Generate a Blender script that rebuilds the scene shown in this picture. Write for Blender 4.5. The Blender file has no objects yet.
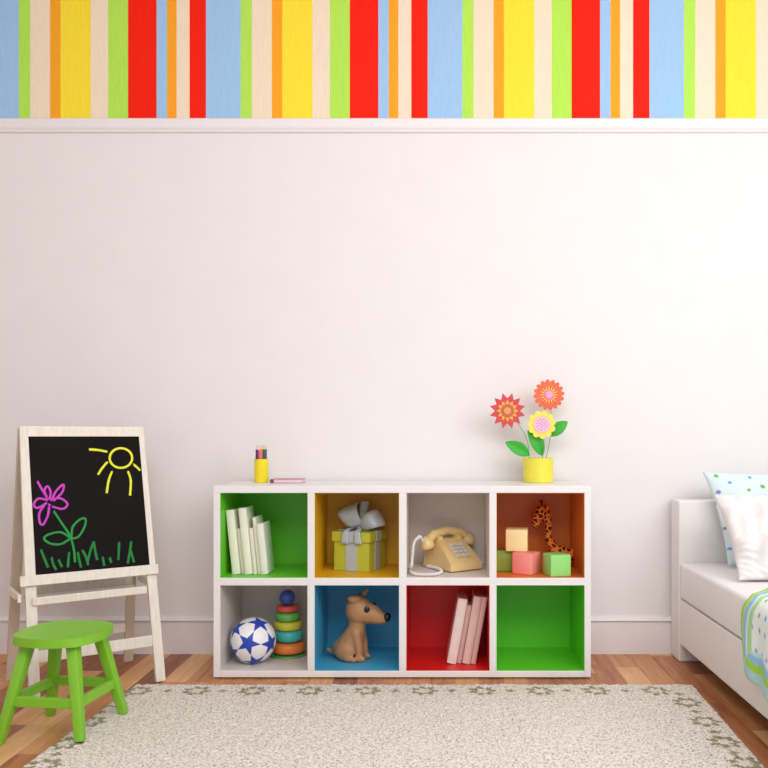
import bpy, bmesh, math, random
from mathutils import Vector, Matrix, Euler, noise
random.seed(7)
C = bpy.context.scene.collection
R = math.radians
PI = math.pi
FPX, VX, VY, CZ, DW = 820.0, 440.0, 436.0, 0.945, 3.571      # focal length in pixels, vanishing point, eye height, distance to wall

def lin(c):
    c = c/255.0
    return c/12.92 if c <= .04045 else ((c+.055)/1.055)**2.4
def rgb(r, g, b): return (lin(r), lin(g), lin(b), 1)
def gx(px, d): return (px-VX)*d/FPX
def gz(py, d): return CZ-(py-VY)*d/FPX
def gd(py, z): return FPX*(CZ-z)/(py-VY)
def pt(px, py, d): return Vector((gx(px, d), d-DW, gz(py, d)))

# ------------------------------------------------------------------ materials
def newmat(name):
    m = bpy.data.materials.new(name); m.use_nodes = True
    nt = m.node_tree
    return m, nt, nt.nodes, nt.links, nt.nodes['Principled BSDF']
def mat(name, col, rough=.5, var=.04, scale=30, bump=0.0, bscale=120, spec=.5, trans=0, emit=0, stretch=None):
    m, nt, N, L, b = newmat(name)
    b.inputs['Roughness'].default_value = rough
    b.inputs['Specular IOR Level'].default_value = spec
    tc = N.new('ShaderNodeTexCoord'); mp = N.new('ShaderNodeMapping')
    L.new(tc.outputs['Object'], mp.inputs['Vector'])
    if stretch: mp.inputs['Scale'].default_value = stretch
    n = N.new('ShaderNodeTexNoise'); n.inputs['Scale'].default_value = scale; n.inputs['Detail'].default_value = 4
    L.new(mp.outputs['Vector'], n.inputs['Vector'])
    r = N.new('ShaderNodeValToRGB')
    r.color_ramp.elements[0].position = .3; r.color_ramp.elements[1].position = .7
    r.color_ramp.elements[0].color = tuple(max(0, c*(1-var)) for c in col[:3])+(1,)
    r.color_ramp.elements[1].color = tuple(min(1, c*(1+var)) for c in col[:3])+(1,)
    L.new(n.outputs['Fac'], r.inputs['Fac']); L.new(r.outputs['Color'], b.inputs['Base Color'])
    if bump:
        n2 = N.new('ShaderNodeTexNoise'); n2.inputs['Scale'].default_value = bscale; n2.inputs['Detail'].default_value = 3
        L.new(mp.outputs['Vector'], n2.inputs['Vector'])
        bp = N.new('ShaderNodeBump'); bp.inputs['Strength'].default_value = bump; bp.inputs['Distance'].default_value = .004
        L.new(n2.outputs['Fac'], bp.inputs['Height']); L.new(bp.outputs['Normal'], b.inputs['Normal'])
    return m
def attr_mat(name, rough=.6, bump=0, bscale=200, var=.06, spec=.3):
    m, nt, N, L, b = newmat(name)
    b.inputs['Roughness'].default_value = rough; b.inputs['Specular IOR Level'].default_value = spec
    a = N.new('ShaderNodeAttribute'); a.attribute_name = 'Col'
    tc = N.new('ShaderNodeTexCoord')
    n = N.new('ShaderNodeTexNoise'); n.inputs['Scale'].default_value = bscale
    L.new(tc.outputs['Object'], n.inputs['Vector'])
    mr = N.new('ShaderNodeMapRange'); mr.inputs['To Min'].default_value = 1-var; mr.inputs['To Max'].default_value = 1+var
    L.new(n.outputs['Fac'], mr.inputs['Value'])
    mx = N.new('ShaderNodeVectorMath'); mx.operation = 'SCALE'
    L.new(a.outputs['Color'], mx.inputs[0]); L.new(mr.outputs['Result'], mx.inputs['Scale'])
    L.new(mx.outputs['Vector'], b.inputs['Base Color'])
    if bump:
        bp = N.new('ShaderNodeBump'); bp.inputs['Strength'].default_value = bump; bp.inputs['Distance'].default_value = .004
        L.new(n.outputs['Fac'], bp.inputs['Height']); L.new(bp.outputs['Normal'], b.inputs['Normal'])
    return m

WHITE = mat('white_lacquer', rgb(234, 230, 230), .35, .01)
WALL = mat('wall_paint', rgb(234, 230, 230), .85, .012, 6, .04, 300, .2)
TRIM = mat('trim_paint', rgb(236, 231, 232), .45, .01)
CEIL = mat('ceiling_paint', rgb(240, 238, 236), .9, .01)

# ------------------------------------------------------------------ mesh helpers
def BM(): return bmesh.new()
def obj(name, bm, m, parent=None, smooth=False, mods=None):
    me = bpy.data.meshes.new(name)
    bmesh.ops.recalc_face_normals(bm, faces=bm.faces[:])
    bm.to_mesh(me); bm.free()
    for mm in (m if isinstance(m, (list, tuple)) else [m]): me.materials.append(mm)
    if smooth is True: me.polygons.foreach_set('use_smooth', [True]*len(me.polygons))
    elif smooth:
        me.polygons.foreach_set('use_smooth', [True]*len(me.polygons))
        me.set_sharp_from_angle(angle=R(smooth))
    o = bpy.data.objects.new(name, me); C.objects.link(o)
    if parent: o.parent = parent
    return o
def thing(name, label, cat, loc=(0, 0, 0), rotz=0, group=None):
    o = bpy.data.objects.new(name, None); C.objects.link(o)
    o.empty_display_size = .05
    o.location = loc; o.rotation_euler = (0, 0, rotz)
    o['label'] = label; o['category'] = cat
    if group: o['group'] = group
    return o
def tag(o, label, cat, group=None):
    o['label'] = label; o['category'] = cat
    if group: o['group'] = group
    return o
def struct(name, bm, m, **k):
    o = obj(name, bm, m, **k); o['kind'] = 'structure'; return o
def box(bm, x0, x1, y0, y1, z0, z1, bevel=0, M=None, seg=2):
    r = bmesh.ops.create_cube(bm, size=1)
    vs = r['verts']
    T = Matrix.Translation(((x0+x1)/2, (y0+y1)/2, (z0+z1)/2)) @ Matrix.Diagonal((abs(x1-x0), abs(y1-y0), abs(z1-z0), 1))
    bmesh.ops.transform(bm, matrix=T, verts=vs)
    if bevel:
        es = list({e for v in vs for e in v.link_edges})
        rr = bmesh.ops.bevel(bm, geom=es, offset=bevel, segments=seg, affect='EDGES', profile=.5)
        vs = list({v for f in rr['faces'] for v in f.verts} | {v for v in vs if v.is_valid})
    if M is not None: bmesh.ops.transform(bm, matrix=M, verts=[v for v in vs if v.is_valid])
    return vs
def frame_matrix(p, q, up):
    z = (q-p).normalized(); x = up.cross(z).normalized(); y = z.cross(x)
    return Matrix(((x.x, y.x, z.x, p.x), (x.y, y.y, z.y, p.y), (x.z, y.z, z.z, p.z), (0, 0, 0, 1)))
def bar(bm, p, q, w, t, up=Vector((0, 1, 0)), bevel=.002):
    p = Vector(p); q = Vector(q)
    M = frame_matrix(p, q, Vector(up)); l = (q-p).length
    box(bm, -w/2, w/2, -t/2, t/2, 0, l, bevel, M)
def taper_bar(bm, p, q, w0, w1, xdir, bevel=.004):
    p = Vector(p); q = Vector(q); xdir = Vector(xdir)
    ax = (q-p).normalized(); x = (xdir-ax*xdir.dot(ax)).normalized(); y = ax.cross(x)
    vs = []
    for c, w in ((p, w0), (q, w1)):
        for a, b in ((-1, -1), (1, -1), (1, 1), (-1, 1)): vs.append(bm.verts.new(c+x*a*w/2+y*b*w/2))
    fs = [bm.faces.new(vs[0:4]), bm.faces.new(vs[4:8])]
    for i in range(4): fs.append(bm.faces.new((vs[i], vs[(i+1) % 4], vs[4+(i+1) % 4], vs[4+i])))
    bmesh.ops.recalc_face_normals(bm, faces=fs)
    es = list({e for f in fs for e in f.edges})
    bmesh.ops.bevel(bm, geom=es, offset=bevel, segments=2, affect='EDGES', profile=.5)
def lathe(bm, prof, n=32, M=None):
    rings = []
    for r, z in prof:
        if r < 1e-6: rings.append([bm.verts.new((0, 0, z))])
        else: rings.append([bm.verts.new((r*math.cos(2*PI*i/n), r*math.sin(2*PI*i/n), z)) for i in range(n)])
    for a, b in zip(rings, rings[1:]):
        if len(a) == 1 and len(b) == 1: continue
        for i in range(n):
            j = (i+1) % n
            if len(a) == 1: bm.faces.new((a[0], b[i], b[j]))
            elif len(b) == 1: bm.faces.new((a[i], a[j], b[0]))
            else: bm.faces.new((a[i], a[j], b[j], b[i]))
    if M is not None: bmesh.ops.transform(bm, matrix=M, verts=[v for r in rings for v in r])
def smooth_path(pts, n=6, closed=False):
    P = [Vector(p) for p in pts]; out = []; m = len(P)
    rng = range(m if closed else m-1)
    for i in rng:
        p0 = P[(i-1) % m] if closed or i > 0 else P[i]*2-P[i+1]
        p1 = P[i]; p2 = P[(i+1) % m]
        p3 = P[(i+2) % m] if closed or i+2 < m else p2*2-p1
        for k in range(n):
            t = k/n
            out.append(.5*((2*p1)+(-p0+p2)*t+(2*p0-5*p1+4*p2-p3)*t*t+(-p0+3*p1-3*p2+p3)*t**3))
    if not closed: out.append(P[-1])
    return out
def tube(bm, pts, r, n=8, closed=False, caps=True):
    pts = [Vector(p) for p in pts]; m = len(pts); rings = []
    nrm = None
    for i, p in enumerate(pts):
        t = (pts[(i+1) % m]-pts[(i-1) % m]) if closed else (pts[min(i+1, m-1)]-pts[max(i-1, 0)])
        if t.length < 1e-9: t = Vector((0, 0, 1))
        t.normalize()
        if nrm is None:
            nrm = Vector((0, 0, 1)) if abs(t.z) < .9 else Vector((1, 0, 0))
        nrm = (nrm-t*nrm.dot(t)).normalized(); b = t.cross(nrm)
        rr = r(i/(m-1)) if callable(r) else r
        rings.append([bm.verts.new(p+(nrm*math.cos(2*PI*k/n)+b*math.sin(2*PI*k/n))*rr) for k in range(n)])
    for i in range(m if closed else m-1):
        a, b2 = rings[i], rings[(i+1) % m]
        for k in range(n): bm.faces.new((a[k], a[(k+1) % n], b2[(k+1) % n], b2[k]))
    if caps and not closed: bm.faces.new(rings[0][::-1]); bm.faces.new(rings[-1])
def ball(bm, c, r, sub=3, M=None):
    rr = r if isinstance(r, (tuple, list)) else (r, r, r)
    v = bmesh.ops.create_icosphere(bm, subdivisions=sub, radius=1)['verts']
    T = Matrix.Translation(c) @ (M or Matrix.Identity(4)) @ Matrix.Diagonal((rr[0], rr[1], rr[2], 1))
    bmesh.ops.transform(bm, matrix=T, verts=v)
def chain(bm, pts, rs, step=.35):
    """overlapping balls between joints: fused afterwards by a remesh"""
    for (p, q, r0, r1) in zip(pts, pts[1:], rs, rs[1:]):
        p = Vector(p); q = Vector(q); n = max(2, int((q-p).length/(min(r0, r1)*step))+1)
        for i in range(n+1):
            t = i/n; ball(bm, p.lerp(q, t), r0+(r1-r0)*t, 2)
def fuse(o, voxel, it=6, fac=.6):
    m = o.modifiers.new('remesh', 'REMESH'); m.mode = 'VOXEL'; m.voxel_size = voxel; m.use_smooth_shade = True
    s = o.modifiers.new('smooth', 'SMOOTH'); s.iterations = it; s.factor = fac
def prism(bm, poly, z0, z1, M=None, bevel=0):
    a = [bm.verts.new((x, y, z0)) for x, y in poly]; b = [bm.verts.new((x, y, z1)) for x, y in poly]
    fs = [bm.faces.new(a[::-1]), bm.faces.new(b)]
    n = len(poly)
    for i in range(n): fs.append(bm.faces.new((a[i], a[(i+1) % n], b[(i+1) % n], b[i])))
    vs = a+b
    if bevel:
        es = list({e for f in fs[:2] for e in f.edges})
        r = bmesh.ops.bevel(bm, geom=es, offset=bevel, segments=3, affect='EDGES', profile=.5)
        vs = list({v for v in vs if v.is_valid} | {v for f in r['faces'] for v in f.verts})
    if M is not None: bmesh.ops.transform(bm, matrix=M, verts=vs)
def grid(bm, f, nu, nv, cf=None):
    V = [[bm.verts.new(f(i/nu, j/nv)) for j in range(nv+1)] for i in range(nu+1)]
    for i in range(nu):
        for j in range(nv): bm.faces.new((V[i][j], V[i+1][j], V[i+1][j+1], V[i][j+1]))
    return V
def set_cols(o, fn):
    me = o.data; a = me.color_attributes.new('Col', 'FLOAT_COLOR', 'POINT')
    buf = []
    for v in me.vertices: buf += list(fn(v.co))
    a.data.foreach_set('color', buf)

# ------------------------------------------------------------------ the room
XL, XR, YF, ZC = -2.9, 2.7, -3.2, 2.98
def wood_floor():
    m, nt, N, L, b = newmat('plank_wood')
    tc = N.new('ShaderNodeTexCoord'); sp = N.new('ShaderNodeSeparateXYZ'); L.new(tc.outputs['Object'], sp.inputs[0])
    def math_(op, a, bb=None):
        n = N.new('ShaderNodeMath'); n.operation = op
        for i, v in enumerate((a, bb)):
            if v is None: continue
            if isinstance(v, (int, float)): n.inputs[i].default_value = v
            else: L.new(v, n.inputs[i])
        return n.outputs[0]
    PW, PL = .094, .62
    xs = math_('DIVIDE', math_('ADD', sp.outputs['X'], 10-.752+.0), PW)
    ix = math_('FLOOR', xs); fx = math_('FRACT', xs)
    wn0 = N.new('ShaderNodeTexWhiteNoise'); wn0.noise_dimensions = '1D'; L.new(ix, wn0.inputs['W'])
    ys = math_('ADD', math_('DIVIDE', math_('ADD', sp.outputs['Y'], 10), PL), wn0.outputs['Value'])
    iy = math_('FLOOR', ys); fy = math_('FRACT', ys)
    cb = N.new('ShaderNodeCombineXYZ'); L.new(ix, cb.inputs[0]); L.new(iy, cb.inputs[1]); cb.inputs[2].default_value = 17.0
    wn = N.new('ShaderNodeTexWhiteNoise'); wn.noise_dimensions = '3D'; L.new(cb.outputs[0], wn.inputs['Vector'])
    # grain: noise stretched along the plank, offset per plank
    g = N.new('ShaderNodeCombineXYZ')
    L.new(math_('MULTIPLY', sp.outputs['X'], 38), g.inputs[0])
    L.new(math_('MULTIPLY', sp.outputs['Y'], 3.2), g.inputs[1])
    L.new(math_('MULTIPLY', wn.outputs['Value'], 60), g.inputs[2])
    n1 = N.new('ShaderNodeTexNoise'); n1.inputs['Scale'].default_value = 1; n1.inputs['Detail'].default_value = 6; n1.inputs['Distortion'].default_value = 1.2
    L.new(g.outputs[0], n1.inputs['Vector'])
    f = math_('ADD', math_('MULTIPLY', wn.outputs['Value'], .72), math_('MULTIPLY', math_('SUBTRACT', n1.outputs['Fac'], .5), .75))
    f = math_('ADD', f, .12)
    r = N.new('ShaderNodeValToRGB'); e = r.color_ramp.elements
    e[0].position = 0; e[0].color = rgb(122, 66, 42); e[1].position = 1; e[1].color = rgb(236, 190, 138)
    for p, c in ((.22, (156, 92, 58)), (.45, (196, 132, 84)), (.7, (216, 160, 106))):
        k = e.new(p); k.color = rgb(*c)
    L.new(f, r.inputs['Fac'])
    # dark joints
    j = math_('MAXIMUM', math_('LESS_THAN', fx, .018), math_('LESS_THAN', fy, .004))
    mx = N.new('ShaderNodeMix'); mx.data_type = 'RGBA'
    L.new(math_('MULTIPLY', j, .55), mx.inputs['Factor']); L.new(r.outputs['Color'], mx.inputs['A']); mx.inputs['B'].default_value = rgb(80, 42, 26)
    L.new(mx.outputs['Result'], b.inputs['Base Color'])
    b.inputs['Roughness'].default_value = .38; b.inputs['Specular IOR Level'].default_value = .4
    return m
bm = BM(); box(bm, XL, XR, YF, .0, -.06, 0); struct('floor', bm, wood_floor())
bm = BM(); box(bm, XL, XR, 0, .1, -.06, ZC); struct('wall_back', bm, WALL)
bm = BM(); box(bm, XL-.1, XL, YF, .1, -.06, ZC); struct('wall_left', bm, WALL)
bm = BM(); box(bm, XR, XR+.1, YF, .1, -.06, ZC); struct('wall_right', bm, WALL)
bm = BM(); box(bm, XL-.1, XR+.1, YF, .1, ZC, ZC+.08); struct('ceiling', bm, CEIL)

# striped wallpaper frieze
def stripes_mat():
    m, nt, N, L, b = newmat('striped_wallpaper')
    tc = N.new('ShaderNodeTexCoord'); sp = N.new('ShaderNodeSeparateXYZ'); L.new(tc.outputs['Object'], sp.inputs[0])
    seq = [('o', 10.3), ('y', 29.6), ('c', 17.7), ('g', 19.5), ('r', 29.3), ('b', 9.6), ('o', 10), ('c', 13.2), ('r', 15.8), ('b', 35.3), ('g', 11.2), ('c', 20)]
    tot = sum(w for _, w in seq); per = tot*DW/FPX; x0 = gx(272, DW)
    a = N.new('ShaderNodeMath'); a.operation = 'SUBTRACT'; L.new(sp.outputs['X'], a.inputs[0]); a.inputs[1].default_value = x0-10*per
    d = N.new('ShaderNodeMath'); d.operation = 'DIVIDE'; L.new(a.outputs[0], d.inputs[0]); d.inputs[1].default_value = per
    fr = N.new('ShaderNodeMath'); fr.operation = 'FRACT'; L.new(d.outputs[0], fr.inputs[0])
    r = N.new('ShaderNodeValToRGB'); r.color_ramp.interpolation = 'CONSTANT'; e = r.color_ramp.elements
    cols = {'o': rgb(250, 166, 40), 'y': rgb(252, 226, 60), 'c': rgb(242, 224, 200), 'g': rgb(182, 232, 88), 'r': rgb(246, 32, 10), 'b': rgb(160, 200, 238)}
    pos = 0
    for i, (k, w) in enumerate(seq):
        if i == 0: el = e[0]
        elif i == 1: el = e[1]
        else: el = e.new(pos/tot)
        el.position = pos/tot; el.color = cols[k]; pos += w
    L.new(fr.outputs[0], r.inputs['Fac'])
    n = N.new('ShaderNodeTexNoise'); n.inputs['Scale'].default_value = 1; n.inputs['Detail'].default_value = 4
    mp = N.new('ShaderNodeMapping'); mp.inputs['Scale'].default_value = (160, 160, 18); L.new(tc.outputs['Object'], mp.inputs['Vector']); L.new(mp.outputs[0], n.inputs['Vector'])
    mr = N.new('ShaderNodeMapRange'); mr.inputs['To Min'].default_value = .9; mr.inputs['To Max'].default_value = 1.08; L.new(n.outputs['Fac'], mr.inputs['Value'])
    vm = N.new('ShaderNodeVectorMath'); vm.operation = 'SCALE'; L.new(r.outputs['Color'], vm.inputs[0]); L.new(mr.outputs[0], vm.inputs['Scale'])
    L.new(vm.outputs[0], b.inputs['Base Color'])
    b.inputs['Roughness'].default_value = .8; b.inputs['Specular IOR Level'].default_value = .2
    return m
zt0, zt1 = gz(131.5, DW-.02), gz(118, DW-.02)
bm = BM(); box(bm, XL, XR, -.004, 0, zt1-.01, ZC)
struct('trim_1', bm, stripes_mat())
def moulding(prof):
    bm = BM(); a = [bm.verts.new((XL, y, z)) for y, z in prof]; b = [bm.verts.new((XR, y, z)) for y, z in prof]
    for i in range(len(prof)-1): bm.faces.new((a[i], b[i], b[i+1], a[i+1]))
    bm.faces.new(a); bm.faces.new(b[::-1])
    return bm
struct('trim_2', moulding([(0, zt0), (-.010, zt0), (-.014, zt0+.004), (-.014, zt0+.010), (-.020, zt0+.016), (-.022, zt0+.022), (-.022, zt1-.006), (-.018, zt1), (0, zt1)]), TRIM)
bz = gz(617, DW-.02)
struct('baseboard_back', moulding([(0, 0), (-.018, 0), (-.018, bz-.030), (-.010, bz-.026), (-.010, bz-.022), (-.024, bz-.016), (-.022, bz-.011), (-.012, bz-.001), (0, bz)]), TRIM)

# ------------------------------------------------------------------ rug
DR = gd(684.5, .016)
rc = dict(bl=(gx(135, DR), DR-DW+.004), br=(gx(693.5, DR), DR-DW+.004))
df = gd(768, .016)
slx = ((gx(20, df))-rc['bl'][0])/(df-DW-rc['bl'][1]); srx = (gx(767, df)-rc['br'][0])/(df-DW-rc['br'][1])
RY1 = -2.45
def rug_pt(u, v):
    y = rc['bl'][1]+(RY1-rc['bl'][1])*v
    xl = rc['bl'][0]+slx*(y-rc['bl'][1]); xr = rc['br'][0]+srx*(y-rc['br'][1])
    return xl+(xr-xl)*u, y
motifs, dots = [], []
for px in (196.4, 252.5, 310, 367, 424, 482, 539.6, 596, 656): d = gd(691.3, .015); motifs.append((gx(px, d), d-DW))
for px in (167, 223.5, 281, 338, 394.5, 452, 510.5, 567, 626): d = gd(691.3, .015); dots.append((gx(px, d), d-DW))
p0 = None
for px, py in ((687, 703), (705, 722), (724.5, 742.5), (745.5, 764)): d = gd(py, .015); motifs.append((gx(px, d), d-DW))
for px, py in ((679.6, 694.5), (695.5, 712.3), (714.8, 732.5), (734.5, 753.5)): d = gd(py, .015); dots.append((gx(px, d), d-DW))
for px, py in ((138, 691.5), (112, 704), (90, 722.5), (66, 744), (43, 766)): d = gd(py, .015); motifs.append((gx(px, d), d-DW))
for px, py in ((125, 696), (101, 713), (79, 732.5), (55.6, 755)): d = gd(py, .015); dots.append((gx(px, d), d-DW))
ym = min(m[1] for m in motifs)
for k in range(1, 6):
    for s in (0, 1):
        y = ym-.185*k
        xx = rug_pt(s, (y-rc['bl'][1])/(RY1-rc['bl'][1]))[0]+(.1 if s == 0 else -.1)
        if y > RY1+.08: motifs.append((xx, y)); dots.append((xx, y+.093))
bm = BM()
NU, NV = 340, 300
def rug_h(u, v):
    x, y = rug_pt(u, v)
    e = min(u, 1-u, v, 1-v)
    z = .017+.004*noise.noise(Vector((x*70, y*70, 0)))+.003*noise.noise(Vector((x*160, y*160, 4)))
    x += .003*noise.noise(Vector((x*60, y*60, 9)))*(1 if .001 < e else 2); y += .003*noise.noise(Vector((x*60, y*60, 5)))
    if e <= 0: z = .002
    return (x, y, z)
grid(bm, rug_h, NU, NV)
def rug_mat():
    m, nt, N, L, b = newmat('shaggy_wool')
    a = N.new('ShaderNodeAttribute'); a.attribute_name = 'Col'
    tc = N.new('ShaderNodeTexCoord')
    n = N.new('ShaderNodeTexNoise'); n.inputs['Scale'].default_value = 125; n.inputs['Detail'].default_value = 3; n.inputs['Roughness'].default_value = .7
    L.new(tc.outputs['Object'], n.inputs['Vector'])
    r = N.new('ShaderNodeValToRGB'); r.color_ramp.elements[0].position = .34; r.color_ramp.elements[1].position = .53
    r.color_ramp.elements[0].color = (.34, .30, .27, 1); r.color_ramp.elements[1].color = (1, 1, 1, 1)
    L.new(n.outputs['Fac'], r.inputs['Fac'])
    mx = N.new('ShaderNodeMix'); mx.data_type = 'RGBA'; mx.blend_type = 'MULTIPLY'; mx.inputs['Factor'].default_value = .85
    L.new(a.outputs['Color'], mx.inputs['A']); L.new(r.outputs['Color'], mx.inputs['B'])
    L.new(mx.outputs['Result'], b.inputs['Base Color']); b.inputs['Roughness'].default_value = .95; b.inputs['Specular IOR Level'].default_value = .1
    bp = N.new('ShaderNodeBump'); bp.inputs['Strength'].default_value = .8; bp.inputs['Distance'].default_value = .006
    L.new(n.outputs['Fac'], bp.inputs['Height']); L.new(bp.outputs['Normal'], b.inputs['Normal'])
    return m
rug = obj('rug', bm, rug_mat(), smooth=True)
tag(rug, 'large cream shaggy rug with a border of olive brown flowers on the wood floor', 'rug')
RC, RM = rgb(238, 231, 222), rgb(166, 155, 126)
def rug_col(co):
    for x, y in motifs:
        dx, dy = co.x-x, co.y-y
        if abs(dx) < .07 and abs(dy) < .07:
            r = math.hypot(dx, dy); th = math.atan2(dy, dx)
            o_ = .044*(1+.2*math.cos(7*th)); i_ = .025*(1+.25*math.cos(6*th))
            if i_ < r < o_: return RM
    for x, y in dots:
        if math.hypot(co.x-x, co.y-y) < .014*(1+.3*math.cos(4*math.atan2(co.y-y, co.x-x))): return RM
    return RC
set_cols(rug, rug_col)

# ------------------------------------------------------------------ shelf unit
FS = DW-.382; K = 257.13
def sx(px): return (px-VX)/K
def sz(py): return CZ-(py-VY)/K
YS = -.382; YB = -.018
cols_px = [(220, 307.5), (314.5, 399), (406.3, 489.5), (496.5, 584.5)]
rows_px = [(493, 578), (585.5, 671)]
shelf = thing('cube_shelf', 'low white shelf unit with eight colour lined cubes standing against the wall', 'shelf', (0, 0, 0))
SL, SR, ST = sx(213.3), sx(591), sz(486)
bm = BM()
bv = .0022
box(bm, SL, sx(220), YS, YB, .006, ST, bv)
obj('side_panel', bm, WHITE, shelf); bm = BM()
box(bm, sx(584.5), SR, YS, YB, .006, ST, bv)
obj('side_panel', bm, WHITE, shelf)
bm = BM(); box(bm, SL-.001, SR+.001, YS-.001, YB, sz(493), ST+.0005, bv); obj('top_panel', bm, WHITE, shelf)
bm = BM(); box(bm, sx(220), sx(584.5), YS, YB, .006, sz(671), bv); obj('bottom_panel', bm, WHITE, shelf)
bm = BM(); box(bm, sx(220)-.001, sx(584.5)+.001, YS+.0004, YB, sz(585.5), sz(578), bv); obj('middle_shelf', bm, WHITE, shelf)
for i in range(3):
    bm = BM(); box(bm, sx(cols_px[i][1]), sx(cols_px[i+1][0]), YS, YB, sz(671)-.001, sz(493)+.001, bv); obj('divider', bm, WHITE, shelf)
bm = BM(); box(bm, SL+.004, SR-.004, YB-.006, YB+.0, .004, ST-.003); obj('back_panel', bm, WHITE, shelf)
for fx_ in (SL+.03, SR-.03):
    for fy_ in (YS+.05, YB-.05):
        bm = BM(); lathe(bm, [(0, 0), (.012, 0), (.012, .007), (0, .007)], 16, Matrix.Translation((fx_, fy_, 0))); obj('foot_pad', bm, mat('foot_pad', rgb(70, 60, 52), .7), shelf)
cellc = [[('green', rgb(108, 204, 44)), ('yellow', rgb(226, 176, 16)), ('white', rgb(226, 214, 206)), ('orange', rgb(222, 120, 36))],
         [('white', rgb(218, 210, 204)), ('blue', rgb(72, 168, 206)), ('red', rgb(218, 26, 28)), ('green', rgb(98, 206, 40))]]
CY, CF = YB-.007, YS+.003       # back and front of the linings
for r in range(2):
    for c in range(4):
        x0, x1 = sx(cols_px[c][0]), sx(cols_px[c][1]); z1, z0 = sz(rows_px[r][0]), sz(rows_px[r][1])
        t = .0012; bm = BM()
        nm, cc = cellc[r][c]
        box(bm, x0, x0+t, CF, CY, z0, z1); box(bm, x1-t, x1, CF, CY, z0, z1)
        box(bm, x0, x1, CF, CY, z0, z0+t); box(bm, x0, x1, CF, CY, z1-t, z1); box(bm, x0, x1, CY-t, CY, z0, z1)
        o = obj('cube_lining', bm, mat('lining_'+nm+str(r), cc, .42, .01), shelf)
        o['label'] = nm+' lining of the cube'
ZU, ZL, ZT = sz(578)+.0013, sz(671)+.0013, ST+.0006

# ------------------------------------------------------------------ books
PAGE = mat('book_pages', rgb(236, 228, 212), .8, .08, 4, .2, 8, stretch=(220, 1, 1))
def book(x, yf, z, w, h, dep, tilt, col, label, group, right=False):
    """tilt>0 leans to the left; x is the corner standing on the board"""
    t = thing('book', label, 'book', (x, yf, z), 0, group)
    t.rotation_euler = (0, -tilt, 0)
    s = -1 if right else 0
    x0, x1 = (s*w, s*w+w)
    e = .0015
    m = mat('book_cover', col, .5, .03, 20)
    bm = BM()
    n = 6   # rounded spine facing the room, with two boards behind it
    box(bm, x0+e*.3, x0+.0028, .004, dep, 0, h, .0008); box(bm, x1-.0028, x1-e*.3, .004, dep, 0, h, .0008)
    sp = [(x0+.0003, .006)]+[(x0+w/2-(w/2-.0003)*math.cos(PI*k/n), .006-.005*math.sin(PI*k/n)) for k in range(n+1)]+[(x1-.0003, .006)]
    inner = [(x1-.0028, .007), (x0+.0028, .007)]
    poly = sp[1:-1]+inner
    prism(bm, poly, 0, h)
    obj('cover', bm, m, t, 35)
    bm = BM(); box(bm, x0+.003, x1-.003, .0075, dep-.004, .004, h-.004, .0006); obj('pages', bm, PAGE, t)
    return t
d = gd(574.7, ZU); yf = d-DW; ti = R(5.9)
B1 = [(.0325, .256, .13, (236, 232, 214), 'tall cream book leftmost in the green cube, leaning on its side wall'),
      (.0165, .182, .13, (214, 208, 190), 'short thin beige book between the two tall cream books in the green cube'),
      (.0315, .264, .13, (238, 234, 218), 'tallest thick cream book, third from the left in the green cube'),
      (.0160, .184, .13, (226, 222, 206), 'short narrow cream book right of the tallest book in the green cube'),
      (.0150, .226, .13, (232, 228, 208), 'narrow medium height cream book, second from the right in the green cube'),
      (.0290, .202, .13, (232, 230, 218), 'thick short cream book at the right end of the row in the green cube')]
x = gx(231.9, d)
for i, (w, h, dep, c, lb) in enumerate(B1):
    book(x, yf+(.012 if i in (1, 4) else 0)+(.004 if i == 3 else 0), ZU, w, h, dep, ti, rgb(*c), lb, 'cream books in the upper green cube')
    x += w/math.cos(ti)+.0006
d = gd(664.5, ZL); yf = d-DW; ti = R(10.2)
B2 = [(.021, .270, .19, (216, 178, 168), 'thin pinkish book at the right end of the row in the red cube'),
      (.033, .272, .19, (226, 192, 180), 'tall thick pale pink book, second from the right in the red cube'),
      (.021, .234, .15, (206, 168, 160), 'short thin pink book between two tall books in the red cube'),
      (.038, .262, .19, (232, 214, 206), 'wide white pink book, leftmost in the red cube')]
x = gx(475.7, d)
for i, (w, h, dep, c, lb) in enumerate(B2):
    book(x, yf+(.012 if i == 2 else 0), ZL, w, h, dep, -ti, rgb(*c), lb, 'pale books in the red cube', True)
    x -= w/math.cos(ti)+.0006

# ------------------------------------------------------------------ gift box
GW = mat('gift_paper', rgb(184, 190, 56), .5, .03)
RB = mat('ribbon_satin', rgb(176, 186, 194), .4, .06, 60, .3, 50)
gift = thing('gift_box', 'lime green gift box with a silver ribbon bow in the yellow cube', 'gift box', (-.3335, 3.412-DW, ZU), R(-20))
h = .083
bm = BM()
vs = []
for z, s in ((0, .080), (.128, .0785)):
    vs.append([bm.verts.new((a*s, b*s, z)) for a, b in ((-1, -1), (1, -1), (1, 1), (-1, 1))])
bm.faces.new(vs[0][::-1]); bm.faces.new(vs[1])
for i in range(4): bm.faces.new((vs[0][i], vs[0][(i+1) % 4], vs[1][(i+1) % 4], vs[1][i]))
bmesh.ops.bevel(bm, geom=bm.edges[:], offset=.002, segments=2, affect='EDGES')
obj('box_body', bm, GW, gift)
bm = BM(); box(bm, -.086, .086, -.086, .086, .120, .160, .002); obj('lid', bm, GW, gift)
bm = BM()
wv = .026
for a in range(4):
    M = Matrix.Rotation(a*PI/2, 4, 'Z')
    box(bm, -wv, wv, -.0815, -.079, .001, .121, .0006, M); box(bm, -wv, wv, -.0885, -.086, .119, .162, .0006, M); box(bm, -wv, wv, -.0885, 0, .1602, .1622, .0006, M)
obj('ribbon_band', bm, RB, gift)
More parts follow.
